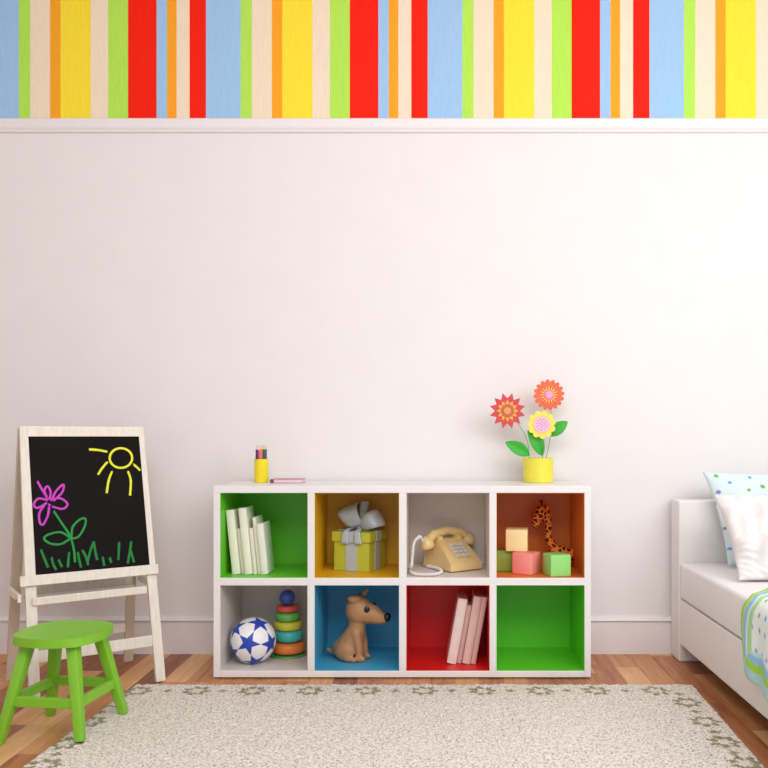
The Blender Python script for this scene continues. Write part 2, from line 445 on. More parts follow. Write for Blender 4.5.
def strip(bm, pts, wdir, w, th=.0012):
    P = smooth_path(pts, 7); n = len(P)
    A = []
    for i, p in enumerate(P):
        t = i/(n-1)
        ww = w(t) if callable(w) else w
        wd = wdir(t) if callable(wdir) else Vector(wdir)
        row = []
        for k in range(5):
            s = (k/4-.5)
            row.append(bm.verts.new(p+wd.normalized()*ww*s))
        A.append(row)
    for i in range(n-1):
        for k in range(4): bm.faces.new((A[i][k], A[i+1][k], A[i+1][k+1], A[i][k+1]))
def solid(o, t=.0014):
    m = o.modifiers.new('solid', 'SOLIDIFY'); m.thickness = t; m.offset = 0
Z0 = .166
loops = [([(0, 0, Z0), (-.02, .045, Z0+.03), (-.043, .06, Z0+.075), (-.05, .01, Z0+.100), (-.04, -.04, Z0+.075), (-.012, -.03, Z0+.02), (0, -.005, Z0+.006)], (.93, .1, .30), .098),
         ([(0, 0, Z0), (.03, .05, Z0+.012), (.080, .05, Z0+.045), (.096, 0, Z0+.052), (.072, -.045, Z0+.042), (.025, -.03, Z0+.018), (0, -.005, Z0+.006)], (-.50, .1, .86), .078),
         ([(0, .01, Z0), (.0, .03, Z0+.04), (.008, .035, Z0+.098), (.014, .02, Z0+.112), (.016, .0, Z0+.07), (.004, -.01, Z0+.02)], (.9, .5, 0), .040)]
for pts, wd, w in loops:
    bm = BM(); strip(bm, pts, wd, lambda t, w=w: w*(.22+.78*math.sin(PI*t)**.8)); o = obj('bow_loop', bm, RB, gift, True); solid(o)
for sx_, off in ((-1, -.018), (1, .026)):
    bm = BM(); strip(bm, [(0, -.01, Z0+.004), (off, -.055, Z0+.006), (off*1.15, -.089, Z0-.004), (off*1.3, -.094, Z0-.03), (off*1.4, -.093, Z0-.052)], (1, 0, 0), lambda t: .014+.022*t)
    o = obj('ribbon_tail', bm, RB, gift, True); solid(o)
bm = BM(); ball(bm, (0, 0, Z0+.006), (.014, .014, .011)); obj('bow_knot', bm, RB, gift, True)

# ------------------------------------------------------------------ telephone
BEI = mat('beige_plastic', rgb(232, 200, 138), .35, .02)
tel = thing('telephone', 'beige push button telephone with coiled white cord in the white upper cube', 'telephone', (.052, 3.420-DW, ZU), R(35))
bm = BM()
prof = [(-.102, .004), (-.1, .034), (-.03, .088), (.016, .120), (.05, .124), (.088, .108), (.1, .05), (.102, .004)]
hw = [.080, .079, .070, .062, .061, .066, .076, .080]
a = [bm.verts.new((-w_, y, z)) for (y, z), w_ in zip(prof, hw)]; b = [bm.verts.new((w_, y, z)) for (y, z), w_ in zip(prof, hw)]
n = len(prof)
bm.faces.new(a[::-1]); bm.faces.new(b)
for i in range(n): bm.faces.new((a[i], a[(i+1) % n], b[(i+1) % n], b[i]))
bmesh.ops.triangulate(bm, faces=[f for f in bm.faces if len(f.verts) > 4])
bmesh.ops.recalc_face_normals(bm, faces=bm.faces[:])
es = [e for e in bm.edges if len(e.link_faces) == 2 and e.calc_face_angle() > .25]
bmesh.ops.bevel(bm, geom=es, offset=.007, segments=3, affect='EDGES', clamp_overlap=True)
obj('body', bm, BEI, tel, 30)
for sx_ in (-1, 1):
    bm = BM(); box(bm, sx_*.048-.011, sx_*.048+.011, .012, .066, .112, .134, .004); obj('cradle', bm, BEI, tel, 40)
KEY = mat('grey_keys', rgb(206, 202, 204), .5, .03)
slope = math.atan2(.120-.034, .116)
Mk = Matrix.Translation((0, -.048, .0745)) @ Matrix.Rotation(math.atan2(.032, .046)+.04, 4, 'X')
bm = BM(); box(bm, -.040, .040, -.036, .044, .002, .0045, .001, Mk); obj('keypad_plate', bm, mat('keypad_plate', rgb(226, 194, 136), .4), tel)
for i in range(3):
    for j in range(4):
        bm = BM(); cx = -.024+.024*i; cy = -.026+.020*j
        box(bm, cx-.0092, cx+.0092, cy-.0068, cy+.0068, .004, .0105, .0014, Mk); obj('key', bm, KEY, tel)
bm = BM()
chain(bm, [(-.096, .036, .120), (-.068, .038, .142), (0, .038, .155), (.068, .038, .142), (.096, .036, .120)], [.020, .0195, .0165, .0195, .020])
for s in (-1, 1):
    M = Matrix.Translation((s*.106, .034, .109)) @ Matrix.Rotation(s*.30, 4, 'Y')
    lathe(bm, [(0, -.022), (.027, -.022), (.031, -.014), (.030, 0), (.024, .014), (.014, .026), (0, .032)], 24, M)
hs = obj('handset', bm, BEI, tel); fuse(hs, .003, 4)
inv = (Matrix.Translation(tel.location) @ Matrix.Rotation(R(35), 4, 'Z')).inverted()
CW = mat('white_cord', rgb(236, 230, 226), .4, .01)
cz_ = ZU+.0085
def fl(px, py, z=cz_): d = gd(py, z); return Vector((gx(px, d), d-DW, z))
path = [tel.matrix_basis @ Vector((-.130, .03, .118)), pt(419.5, 537, 3.30), pt(414, 543, 3.275), pt(412.5, 555, 3.27), pt(411.5, 565, 3.265)]
path += [fl(409.5, 570.5), fl(414, 573.6), fl(424, 574.4), fl(436, 574), fl(441.5, 571.5), fl(438, 568.5), fl(431, 566.6), fl(427, 565.8)]
P = smooth_path([inv @ p for p in path], 40)
bm = BM(); hx = []
nrm = Vector((0, 1, .2)); s = 0
for i in range(len(P)):
    t = (P[min(i+1, len(P)-1)]-P[max(i-1, 0)]).normalized(); nrm = (nrm-t*nrm.dot(t)).normalized(); bb = t.cross(nrm)
    if i: s += (P[i]-P[i-1]).length
    ph = 2*PI*s/.0085
    hx.append(P[i]+(nrm*math.cos(ph)+bb*math.sin(ph))*.0052)
tube(bm, hx, .0027, 6)
tube(bm, P[::6]+[P[-1]], .0042, 8)
obj('coiled_cord', bm, CW, tel, True)

# ------------------------------------------------------------------ toy blocks and giraffe
def block(x, dd, z, yaw, col, label, s=.085):
    bm = BM(); box(bm, -s/2, s/2, -s/2, s/2, 0, s, .004, seg=3)
    o = obj('toy_block', bm, mat('painted_block', col, .5, .04, 12), None, 40)
    o.location = (x, dd-DW, z); o.rotation_euler = (0, 0, yaw); tag(o, label, 'toy block', 'toy blocks in the orange cube'); return o
block(.3465, 3.2945, ZU, R(-32), rgb(246, 150, 142), 'pink toy block in the middle under the cream block in the orange cube')
block(.463, 3.252, ZU, R(15), rgb(150, 220, 120), 'light green toy block at the front right of the orange cube')
block(.2675, 3.371, ZU, R(0), rgb(142, 172, 66), 'olive green toy block at the far left of the orange cube')
block(.314, 3.345, ZU+.0855, R(-8), rgb(246, 222, 160), 'cream toy block stacked on top of two others in the orange cube', .088)

def spots_mat():
    m, nt, N, L, b = newmat('giraffe_plush')
    tc = N.new('ShaderNodeTexCoord'); v = N.new('ShaderNodeTexVoronoi'); v.feature = 'DISTANCE_TO_EDGE'; v.inputs['Scale'].default_value = 50
    L.new(tc.outputs['Object'], v.inputs['Vector'])
    r = N.new('ShaderNodeValToRGB'); e = r.color_ramp.elements
    e[0].position = .10; e[0].color = rgb(244, 130, 34); e[1].position = .15; e[1].color = rgb(84, 28, 16)
    L.new(v.outputs['Distance'], r.inputs['Fac']); L.new(r.outputs['Color'], b.inputs['Base Color']); b.inputs['Roughness'].default_value = .8
    return m
BLK = mat('gloss_black', rgb(24, 20, 20), .2, 0)
ORG = mat('orange_felt', rgb(236, 124, 36), .8, .05)
gir = thing('toy_giraffe', 'orange toy giraffe with dark brown spots behind the blocks in the orange cube', 'toy giraffe', (gx(490+470/6.98, 3.45), 3.45-DW, ZU))
bm = BM()
chain(bm, [(-.012, 0, .075), (-.038, 0, .115), (-.036, 0, .165), (-.044, 0, .222)], [.024, .0155, .0145, .018])
chain(bm, [(-.05, 0, .232), (-.068, -.004, .232), (-.086, -.008, .205), (-.094, -.01, .182)], [.024, .029, .024, .0175])
chain(bm, [(-.012, 0, .062), (.015, 0, .060), (.05, 0, .054)], [.026, .031, .028])
for x_, y_ in ((-.014, -.018), (-.014, .018), (.05, -.018), (.05, .018)): chain(bm, [(x_, y_, .05), (x_, y_, .012)], [.012, .011])
chain(bm, [(.072, 0, .066), (.086, 0, .04)], [.006, .005])
o = obj('body', bm, spots_mat(), gir); fuse(o, .003, 4)
for s in (-1, 1):
    bm = BM(); chain(bm, [(-.062, s*.01, .25), (-.066, s*.012, .272)], [.004, .004]); ball(bm, (-.067, s*.012, .275), .0065, 2)
    obj('horn', bm, mat('horn_brown', rgb(92, 34, 18), .7), gir, True)
    bm = BM(); ball(bm, (-.045, s*.032, .25), (.007, .018, .009), 2, Matrix.Rotation(s*.5, 4, 'X')); obj('ear', bm, ORG, gir, True)
    bm = BM(); ball(bm, (-.082, s*.021-.006, .222), .0042, 2); obj('eye', bm, BLK, gir, True)

# ------------------------------------------------------------------ ball
rb = .0905
xb, db = gx(253.2, 3.30), 3.30
bm = BM(); bmesh.ops.create_icosphere(bm, subdivisions=7, radius=rb)
bo = obj('toy_ball', bm, attr_mat('ball_leather', .35, 0, 60, .02, .4), None, True)
bo.location = (xb, db-DW, ZL+rb)
tag(bo, 'white ball with blue stars in the lower left white cube', 'ball')
vd = (Vector((0, -DW, CZ))-bo.location).normalized(); vr = Vector((0, 0, 1)).cross(vd).normalized(); vu = vd.cross(vr)
def facing(a, b): return vr*a+vu*b+vd*math.sqrt(1-a*a-b*b)
c0 = facing(-35/157, -20/157); n1 = facing(115/157, -30/157)
e1 = (n1-c0*n1.dot(c0)).normalized(); e2 = c0.cross(e1)
th = math.acos(1/math.sqrt(5))
IV = [c0]+[c0*math.cos(th)+(e1*math.cos(k*2*PI/5)+e2*math.sin(k*2*PI/5))*math.sin(th) for k in range(5)]
IV += [-v for v in IV]
BB, BW = rgb(44, 72, 178), rgb(242, 240, 240)
fr_ = []
for v in IV:
    nb = max((w for w in IV if w is not v), key=lambda w: w.dot(v))
    a1 = (nb-v*nb.dot(v)).normalized(); fr_.append((v, a1, v.cross(a1)))
def ball_col(co):
    p = co.normalized(); v, a1, a2 = max(fr_, key=lambda f: f[0].dot(p))
    ang = math.acos(max(-1, min(1, p.dot(v)))); phi = math.atan2(p.dot(a2), p.dot(a1))
    f = abs(((phi/(2*PI/5)+.5) % 1)-.5)*2*PI/5      # 0 at a tip, pi/5 at a notch
    Ro, Ri = th/2*1.02, th/2*.41
    # straight edge from tip (Ro,0) to notch (Ri,pi/5)
    x1, y1 = Ro, 0; x2, y2 = Ri*math.cos(PI/5), Ri*math.sin(PI/5)
    X, Y = ang*math.cos(f), ang*math.sin(f)
    inside = (x2-x1)*(Y-y1)-(y2-y1)*(X-x1) > 0
    return BB if inside else BW
set_cols(bo, ball_col)

# ------------------------------------------------------------------ stacking rings
st = thing('stacking_ring_toy', 'stacking toy of coloured rings topped by a blue ball beside the star ball', 'toy', (gx(288.3, 3.425), 3.425-DW, ZL))
bm = BM(); lathe(bm, [(0, 0), (.072, 0), (.076, .003), (.074, .007), (.03, .009), (0, .009)], 40); o = obj('base', bm, mat('toy_base_green', rgb(96, 170, 90), .4), st, 40)
bm = BM(); lathe(bm, [(0, .005), (.008, .005), (.008, .225), (0, .225)], 16); obj('pole', bm, WHITE, st, 40)
for cz, R_, hh, col, nm, ox in ((.033, .070, .0235, (236, 132, 60), 'orange', .001), (.083, .0605, .0235, (70, 188, 184), 'teal', .002), (.1245, .0585, .0185, (214, 206, 66), 'yellow', -.001), (.1615, .052, .018, (104, 186, 92), 'green', -.002), (.1945, .0455, .0145, (232, 92, 84), 'red', -.003)):
    bm = BM(); prof = []
    ri = .0105; w = (R_-ri)/2; mid = (R_+ri)/2
    for k in range(25):
        a_ = 2*PI*k/24; ex = .75
        ca, sa = math.cos(a_), math.sin(a_)
        prof.append((mid+w*math.copysign(abs(ca)**ex, ca), hh*math.copysign(abs(sa)**ex, sa)))
    lathe(bm, prof, 48, Matrix.Translation((ox, 0, cz)))
    bmesh.ops.remove_doubles(bm, verts=bm.verts[:], dist=1e-5)
    o = obj('ring', bm, mat('ring_'+nm, rgb(*col), .35, .02), st, True); o['label'] = nm+' ring'
bm = BM(); ball(bm, (-.004, 0, .238), .033, 4); obj('top_ball', bm, mat('ring_blue', rgb(72, 96, 190), .3, .02), st, True)

# ------------------------------------------------------------------ toy dog
TAN = mat('dog_vinyl', rgb(182, 130, 88), .5, .05, 14)
dog = thing('toy_dog', 'brown toy dog with black nose sitting and facing right in the blue cube', 'toy dog', (gx(305+335/6.98, 3.35), 3.35-DW, ZL), R(-18))
dog.scale = (.975, .975, .975)
bm = BM()
ball(bm, (.026, 0, .210), (.058, .055, .064), 3)
chain(bm, [(.045, 0, .202), (.085, 0, .196), (.115, 0, .184), (.136, 0, .179)], [.051, .042, .031, .0215])
chain(bm, [(.024, 0, .175), (.018, 0, .135), (.004, 0, .095), (-.018, 0, .058)], [.040, .037, .048, .056])
ball(bm, (-.045, 0, .045), (.045, .048, .044), 3)
for s in (-1, 1):
    ball(bm, (-.022, s*.036, .042), (.044, .026, .042), 3)
    chain(bm, [(-.01, s*.046, .014), (.026, s*.05, .012)], [.014, .0125])
    chain(bm, [(.024, s*.024, .115), (.038, s*.027, .06), (.042, s*.028, .014)], [.024, .0185, .0155])
    chain(bm, [(.042, s*.028, .013), (.056, s*.028, .0125)], [.0155, .0125])
chain(bm, [(-.078, 0, .024), (-.1, 0, .026), (-.118, 0, .036)], [.015, .011, .007])
o = obj('body', bm, TAN, dog); fuse(o, .0035, 8)
for s in (-1, 1):
    bm = BM()
    # pointed cupped ear
    base = Vector((.028, s*.026, .258)); tip = Vector((.056, s*.034, .296)) if s > 0 else Vector((.006, -.050, .264))
    chain(bm, [base, base.lerp(tip, .5), tip], [.018, .012, .004] if s > 0 else [.022, .019, .009], .2)
    o = obj('ear', bm, TAN, dog); fuse(o, .0025, 4)
    bm = BM(); ball(bm, (.080, s*.0395, .222), (.0115, .006, .0135), 3, Matrix.Rotation(-s*.5, 4, 'Z')); obj('eye', bm, BLK, dog, True)
bm = BM(); ball(bm, (.154, 0, .187), (.0155, .018, .0195), 3, Matrix.Rotation(.3, 4, 'Y')); obj('nose', bm, BLK, dog, True)

# ------------------------------------------------------------------ on top of the shelf
dc = 3.43
cup = thing('pencil_cup', 'yellow cup of coloured pencils standing on the left of the white shelf', 'pencil cup', (gx(261.3, dc), dc-DW, ZT))
bm = BM(); lathe(bm, [(0, 0), (.027, 0), (.029, .002), (.029, .098), (.0265, .098), (.0265, .006), (0, .006)], 32)
o = obj('cup', bm, mat('cup_yellow', rgb(240, 220, 24), .3, .02), cup, 40)
pens = [((64, 48, 110), -.018, -.008, 'dark purple'), ((206, 60, 130), -.008, -.014, 'magenta'), ((240, 130, 100), .002, -.013, 'coral'), ((238, 150, 50), .0015, .003, 'orange'), ((40, 92, 118), .015, -.012, 'dark teal'), ((96, 108, 118), .0185, .005, 'grey'), ((120, 70, 140), -.014, .008, 'violet'), ((220, 60, 50), .003, .016, 'red'), ((60, 140, 80), -.004, .012, 'green')]
WOOD = mat('pencil_wood', rgb(232, 206, 176), .7)
pc = (gx(261.3, dc), dc-DW, ZT)
for col, x, y, nm in pens:
    hgt = .150+random.uniform(-.004, .004)
    pr = thing('pencil', nm+' pencil with sharpened tip standing in the yellow cup', 'pencil', (pc[0]+x, pc[1]+y, pc[2]+.0065), 0, 'pencils in the yellow cup')
    bm = BM(); lathe(bm, [(0, 0), (.0044, 0), (.0044, hgt-.018), (0, hgt-.018)], 6); obj('shaft', bm, mat('pencil_paint', rgb(*col), .4), pr)
    bm = BM(); lathe(bm, [(.0044, hgt-.018), (.0015, hgt-.004), (0, hgt-.004)], 12); obj('sharpened_tip', bm, WOOD, pr)
    bm = BM(); lathe(bm, [(.0015, hgt-.0042), (0, hgt)], 8); obj('lead', bm, mat('pencil_lead', rgb(*col), .4), pr)
nb = thing('notebook', 'small pink notebook lying flat on the shelf beside the pencil cup', 'notebook', (gx(289, 3.40), 3.40-DW, ZT))
PINK = mat('notebook_pink', rgb(204, 138, 150), .5)
bm = BM(); box(bm, -.062, .062, -.045, .045, .015, .0175, .0008); box(bm, -.062, .062, -.045, .045, 0, .0022, .0008); obj('cover', bm, PINK, nb)
bm = BM(); tube(bm, [(-.062, -.045, .0088), (-.062, .045, .0088)], .0088, 14); obj('spine', bm, mat('notebook_spine', rgb(120, 74, 84), .5), nb, 40)
bm = BM(); box(bm, -.060, .060, -.043, .043, .0024, .0148, .0006); obj('pages', bm, mat('notebook_pages', rgb(226, 206, 212), .8), nb)

# paper flowers
dp = 3.44; k_ = dp/FPX
pot = thing('flower_pot', 'small yellow pot of paper flowers on the right of the white shelf', 'flower pot', (gx(538.2, dp), dp-DW, ZT))
bm = BM(); lathe(bm, [(0, 0), (.060, 0), (.0625, .002), (.0635, .102), (.0595, .102), (.0575, .088), (0, .088)], 48)
obj('pot', bm, mat('pot_yellow', rgb(232, 222, 72), .45, .03), pot, 40)
bm = BM(); lathe(bm, [(0, .0885), (.0575, .0885), (.0575, .0892), (0, .0905)], 32); obj('filling', bm, mat('pot_filling', rgb(150, 170, 60), .9, .2, 200, .5), pot, 40)
GRN = mat('leaf_felt', rgb(64, 176, 60), .7, .04); STEM = mat('stem_green', rgb(120, 190, 110), .6)
def L_(px, py, y=0): return Vector(((px-538.2)*k_, y, gz(py, dp)-ZT))
heads = [(507, 411, -.02, 0), (549.3, 394.7, .012, 1), (540.8, 424.7, -.03, 2)]
feet = [(529.5, 462), (545, 462), (541.5, 462)]
for (px, py, y, kx), (fx_, fy_) in zip(heads, feet):
    hpt = L_(px, py, y); f0 = L_(fx_, fy_, 0); f0.z = .085
    bm = BM()
    if kx == 0: pp = [f0, L_(527, 440, -.005), L_(518, 424, -.012), hpt+Vector((.0, .006, 0))]
    elif kx == 1: pp = [f0, L_(550, 440, .005), L_(552, 420, .01), hpt+Vector((0, .006, 0))]
    else: pp = [f0, L_(544, 445, -.01), hpt+Vector((0, .006, 0))]
    tube(bm, smooth_path(pp, 8), .0018, 8); obj('stem', bm, STEM, pot, True)
    Mf = Matrix.Translation(hpt) @ Matrix.Rotation(PI/2, 4, 'X')
    def star(n, ro, ri, ph=0, rounded=False):
        out = []
        if rounded:
            for i in range(n*8):
                a_ = 2*PI*i/(n*8); out.append(((ri+(ro-ri)*abs(math.cos(n*a_/2))**.8)*math.cos(a_+ph), (ri+(ro-ri)*abs(math.cos(n*a_/2))**.8)*math.sin(a_+ph)))
        else:
            for i in range(2*n):
                a_ = PI*i/n+ph; r = ro if i % 2 == 0 else ri; out.append((r*math.cos(a_), r*math.sin(a_)))
        return out
    def layer(name, poly, z0, z1, col, lab=None, rough=.7):
        bm = BM(); prism(bm, poly, z0, z1, Mf); o = obj(name, bm, mat('felt_'+name+str(kx), col, rough, .04, 40), head); 
        if lab: o['label'] = lab
        return o
    bm = BM()
    if kx == 0:
        prism(bm, star(12, 18.2*k_, 12.5*k_, PI/12), -.001, .003, Mf)
        head = obj('flower_head', bm, mat('felt_red', rgb(206, 72, 78), .7, .05), pot); head['label'] = 'red star shaped flower head'
        layer('inner_petals', star(12, 11*k_, 7.5*k_), .003, .005, rgb(244, 178, 70))
        layer('petal_ring', star(12, 7.6*k_, 6.4*k_, .2), .005, .0065, rgb(196, 106, 70))
        layer('center', star(16, 3.6*k_, 3.4*k_), .0065, .0095, rgb(250, 150, 100))
    elif kx == 1:
        prism(bm, star(16, 15.6*k_, 12.6*k_, .1, True), -.001, .003, Mf)
        head = obj('flower_head', bm, mat('felt_orange', rgb(226, 108, 72), .7, .05), pot); head['label'] = 'orange scalloped flower head'
        layer('inner_petals', star(16, 9.5*k_, 4*k_), .003, .0045, rgb(250, 226, 120))
        layer('petal_ring', star(16, 5.6*k_, 4.8*k_), .0045, .006, rgb(242, 140, 130))
        layer('center', star(16, 3.9*k_, 3.7*k_), .006, .0095, rgb(226, 160, 206))
    else:
        prism(bm, star(11, 14.2*k_, 11.8*k_, .2, True), -.001, .003, Mf)
        head = obj('flower_head', bm, mat('felt_yellow', rgb(234, 222, 96), .7, .03), pot); head['label'] = 'yellow scalloped flower head'
        layer('petal_ring', star(14, 9.4*k_, 8.2*k_, 0, True), .003, .005, rgb(246, 200, 150))
        layer('center', star(20, 7.6*k_, 7.4*k_), .005, .0075, rgb(240, 190, 214))
        bm = BM(); q = 0
        for ring_r, cnt in ((0, 1), (2.6, 6), (5.2, 11)):
            for i in range(cnt):
                a_ = 2*PI*i/cnt+ring_r; box(bm, -.0022, .0022, -.0018, .0018, .0075, .0092, 0, Mf @ Matrix.Translation((ring_r*k_*math.cos(a_), ring_r*k_*math.sin(a_), 0)) @ Matrix.Rotation(a_*3, 4, 'Z'))
        obj('seeds', bm, mat('felt_seed', rgb(170, 90, 170), .7), head)
def leaf(p, q, w, y0, bend):
    p = L_(*p, y0); q = L_(*q, y0-.01)
    ax = q-p; ln = ax.length; ax.normalize(); sd = Vector((-ax.z, 0, ax.x))
    bm = BM()
    def f(u, v):
        wd = w*(math.sin(PI*min(1, u*1.0))**.75)*(1-.25*u)
        s = v*2-1
        return p+ax*ln*u+sd*wd*s+sd*bend*math.sin(PI*u)+Vector((0, -.012*abs(s)*math.sin(PI*u)-.008*math.sin(PI*u), 0))
    grid(bm, f, 16, 8); bmesh.ops.remove_doubles(bm, verts=bm.verts[:], dist=1e-5)
    o = obj('leaf', bm, GRN, pot, True); solid(o, .0016)
leaf((529.5, 455.5), (504.5, 442), 7.4*k_, -.008, -.004)
leaf((543, 456), (527.5, 430), 7.2*k_, .006, -.006)
leaf((549, 436), (567.5, 421.5), 7.2*k_, .004, .004)

# ------------------------------------------------------------------ easel
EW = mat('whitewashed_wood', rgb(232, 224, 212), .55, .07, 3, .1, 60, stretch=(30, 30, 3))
EW2 = mat('shaded_whitewashed_wood', rgb(204, 188, 168), .6, .08, 3, .1, 60, stretch=(30, 30, 3))  # same wood as the front legs, rear-leg shade put into a darker tan
ea = thing('chalkboard_easel', 'white wooden easel with a chalkboard drawing standing behind the green stool', 'easel', (-1.378, -.408, 0), R(36))
HW, HT, AP, SP, TOP = .220, .205, .012, .184, .980
def hw(z): return HW+(HT-HW)*z/TOP
FU = (0, 1, 0)
for s in (-1, 1):
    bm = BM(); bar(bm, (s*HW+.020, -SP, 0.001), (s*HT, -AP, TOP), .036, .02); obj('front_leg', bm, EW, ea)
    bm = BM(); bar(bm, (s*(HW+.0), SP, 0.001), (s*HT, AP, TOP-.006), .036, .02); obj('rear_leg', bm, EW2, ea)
def onf(z, off=0):   # point on the front plane at height z, offset outwards
    t = 1-z/TOP
    y = -AP-(SP-AP)*t
    nrm_ = Vector((0, -TOP, (SP-AP)*-1)).normalized()
    return Vector((0, y, z))+Vector((0, -TOP, -(-(SP-AP))*1)).normalized()*0+Vector((0, -1, .16)).normalized()*off
slv = (Vector((0, -AP, TOP))-Vector((0, -SP, 0))).normalized(); pn = Vector((0, -slv.z, slv.y))     # outward normal of the board plane
def F(x, z, off=0): p = onf(z); return Vector((x, p.y, p.z))+pn*off
def plate(bm, x0, x1, z0, z1, o0, o1, bevel=.002):
    p = F(0, z0); q = F(0, z1); ln = (q-p).length
    M = Matrix(((1, 0, 0, p.x), (0, -pn.y, slv.y, p.y), (0, -pn.z, slv.z, p.z), (0, 0, 0, 1)))
    box(bm, x0, x1, -o1, -o0, 0, ln, bevel, M)
ZB0, ZB1 = .404, .441
bm = BM(); plate(bm, -HT+.006, HT-.002, .941, TOP, -.006, .0125); obj('top_rail', bm, EW, ea)
bm = BM(); plate(bm, -.238, .248, ZB0, ZB1, .010, .024); obj('bottom_rail', bm, EW, ea)
board = None
bm = BM(); _v = []
for o_ in (.001, .0108):
    _v.append([bm.verts.new(F(x_, z_, o_)) for x_, z_ in ((-.184, ZB0+.01), (.220, ZB0+.01), (.203, .9425), (-.195, .9425))])
bm.faces.new(_v[0]); bm.faces.new(_v[1][::-1])
for k in range(4): bm.faces.new((_v[0][k], _v[0][(k+1) % 4], _v[1][(k+1) % 4], _v[1][k]))
board = obj('chalkboard', bm, mat('slate_black', rgb(24, 20, 21), .85, .15, 8, spec=.15), ea)
bm = BM(); bar(bm, (-HW+.028, -.157, .156), (HW+.006, -.157, .156), .042, .010, (0, 1, 0)); obj('stretcher', bm, EW, ea)
bm = BM(); bar(bm, (-HW+.01, .157, .15), (HW-.01, .157, .15), .036, .010, (0, 1, 0)); obj('stretcher', bm, EW, ea)
for s in (-1, 1):
    bm = BM(); box(bm, s*(HW+.019)-.006, s*(HW+.019)+.006, -.125, .095, .350, .378, .002); 
    obj('side_brace', bm, EW, ea)
    bm = BM(); M = Matrix.Translation((s*(HW+.026), -.11, .364)) @ Matrix.Rotation(PI/2, 4, 'Y'); lathe(bm, [(0, -.006), (.008, -.006), (.008, .004), (.005, .006), (0, .006)], 16, M)
    obj('bolt', bm, mat('bolt_metal', rgb(170, 165, 155), .4), ea, 40)
tray = BM()
box(tray, -HW+.020, HW-.020, -.146, -.136, .338, .366, .002); box(tray, -HW+.020, HW-.020, .055, .065, .338, .376, .002)
box(tray, -HW+.020, HW-.020, -.136, .055, .338, .344, .001)
obj('tray', tray, EW, ea)
for s in (-1, 1):
    bm = BM(); box(bm, s*.15-.02, s*.15+.02, -.012, .012, TOP-.008, TOP+.002, .001); obj('hinge', bm, mat('hinge_metal', rgb(190, 184, 174), .4), ea)
# chalk drawing: strokes lie on the slate
Mi = (Matrix.Translation(ea.location) @ Matrix.Rotation(R(36), 4, 'Z')).inverted()
cam_l = Mi @ Vector((0, -DW, CZ))
def on_board(cx, cy):
    px, py = cx/4.267, 410+cy/4.267
    w = Mi @ pt(px, py, 3.0); dr = w-cam_l
    p0 = F(0, .7, .0114)
    return cam_l+dr*((p0-cam_l).dot(pn)/dr.dot(pn))
def strokes(name, col, L, w, lab):
    bm = BM()
    for pts, closed in L:
        P = smooth_path([on_board(*p) for p in pts], 5, closed)
        if not closed: P = [P[0]]+P
        n = len(P); rows = []
        for i, p in enumerate(P):
            t = (P[(i+1) % n]-P[(i-1) % n]) if closed else (P[min(i+1, n-1)]-P[max(i-1, 0)])
            if t.length < 1e-9: t = Vector((1, 0, 0))
            sd = t.cross(pn).normalized(); ww = w/2*(1+.15*noise.noise(p*80))
            rows.append([bm.verts.new(p+sd*ww), bm.verts.new(p+sd*ww*.5+pn*.0008), bm.verts.new(p-sd*ww*.5+pn*.0008), bm.verts.new(p-sd*ww)])
        for i in range(n if closed else n-1):
            a, b = rows[i], rows[(i+1) % n]
            for k in range(3):
                bm.faces.new((a[k], b[k], b[k+1], a[k+1]))
    o = obj(name, bm, mat(name, col, .95, .15, 220), board); o['label'] = lab
sun = [([(516+48*math.cos(a_*PI/6), 205+42*math.sin(a_*PI/6)) for a_ in range(12)], True)]
sun += [([(380, 168), (420, 171), (458, 178)], False), ([(458, 222), (436, 248), (418, 276)], False), ([(478, 262), (464, 300), (455, 355)], False), ([(546, 262), (558, 300), (555, 365)], False), ([(570, 232), (584, 244), (598, 258)], False)]
strokes('chalk_sun', rgb(232, 232, 60), sun, .0086, 'yellow chalk sun with rays')
pur = [([(160, 305), (180, 340), (205, 382)], False), ([(205, 382), (190, 345), (203, 325), (216, 350), (212, 382)], False),
       ([(222, 382), (240, 345), (270, 318), (266, 350), (228, 388)], False), ([(215, 385), (255, 376), (288, 400), (268, 422), (222, 412)], False),
       ([(205, 385), (165, 378), (144, 402), (160, 418), (200, 396)], False), ([(190, 405), (168, 440), (170, 480), (185, 488), (204, 450), (210, 412)], False), ([(206, 402), (216, 408)], False)]
strokes('chalk_flower', rgb(206, 70, 200), pur, .0078, 'purple chalk flower')
grn = [([(230, 432), (265, 485), (300, 540), (316, 600), (320, 650)], False), ([(300, 545), (260, 522), (210, 530), (188, 548), (215, 570), (260, 572), (298, 550)], False),
       ([(305, 545), (310, 500), (340, 468), (365, 465), (360, 500), (335, 540), (306, 550)], False)]
strokes('chalk_stem', rgb(44, 150, 70), grn, .0078, 'green chalk stem with two leaves')
gr = [[(175, 597), (190, 635), (205, 672)], [(220, 630), (228, 660), (240, 682)], [(250, 640), (265, 670)], [(295, 608), (292, 640), (290, 672)], [(332, 608), (338, 640), (346, 672)],
      [(352, 598), (368, 630), (376, 662)], [(374, 645), (386, 600), (400, 562)], [(400, 562), (406, 600), (415, 640)], [(438, 628), (445, 665)], [(468, 630), (475, 652)], [(508, 565), (507, 600), (505, 640)], [(560, 562), (554, 605), (545, 655)], [(558, 600), (572, 650)]]
strokes('chalk_grass', rgb(34, 132, 62), [(g, False) for g in gr], .0086, 'green chalk grass')

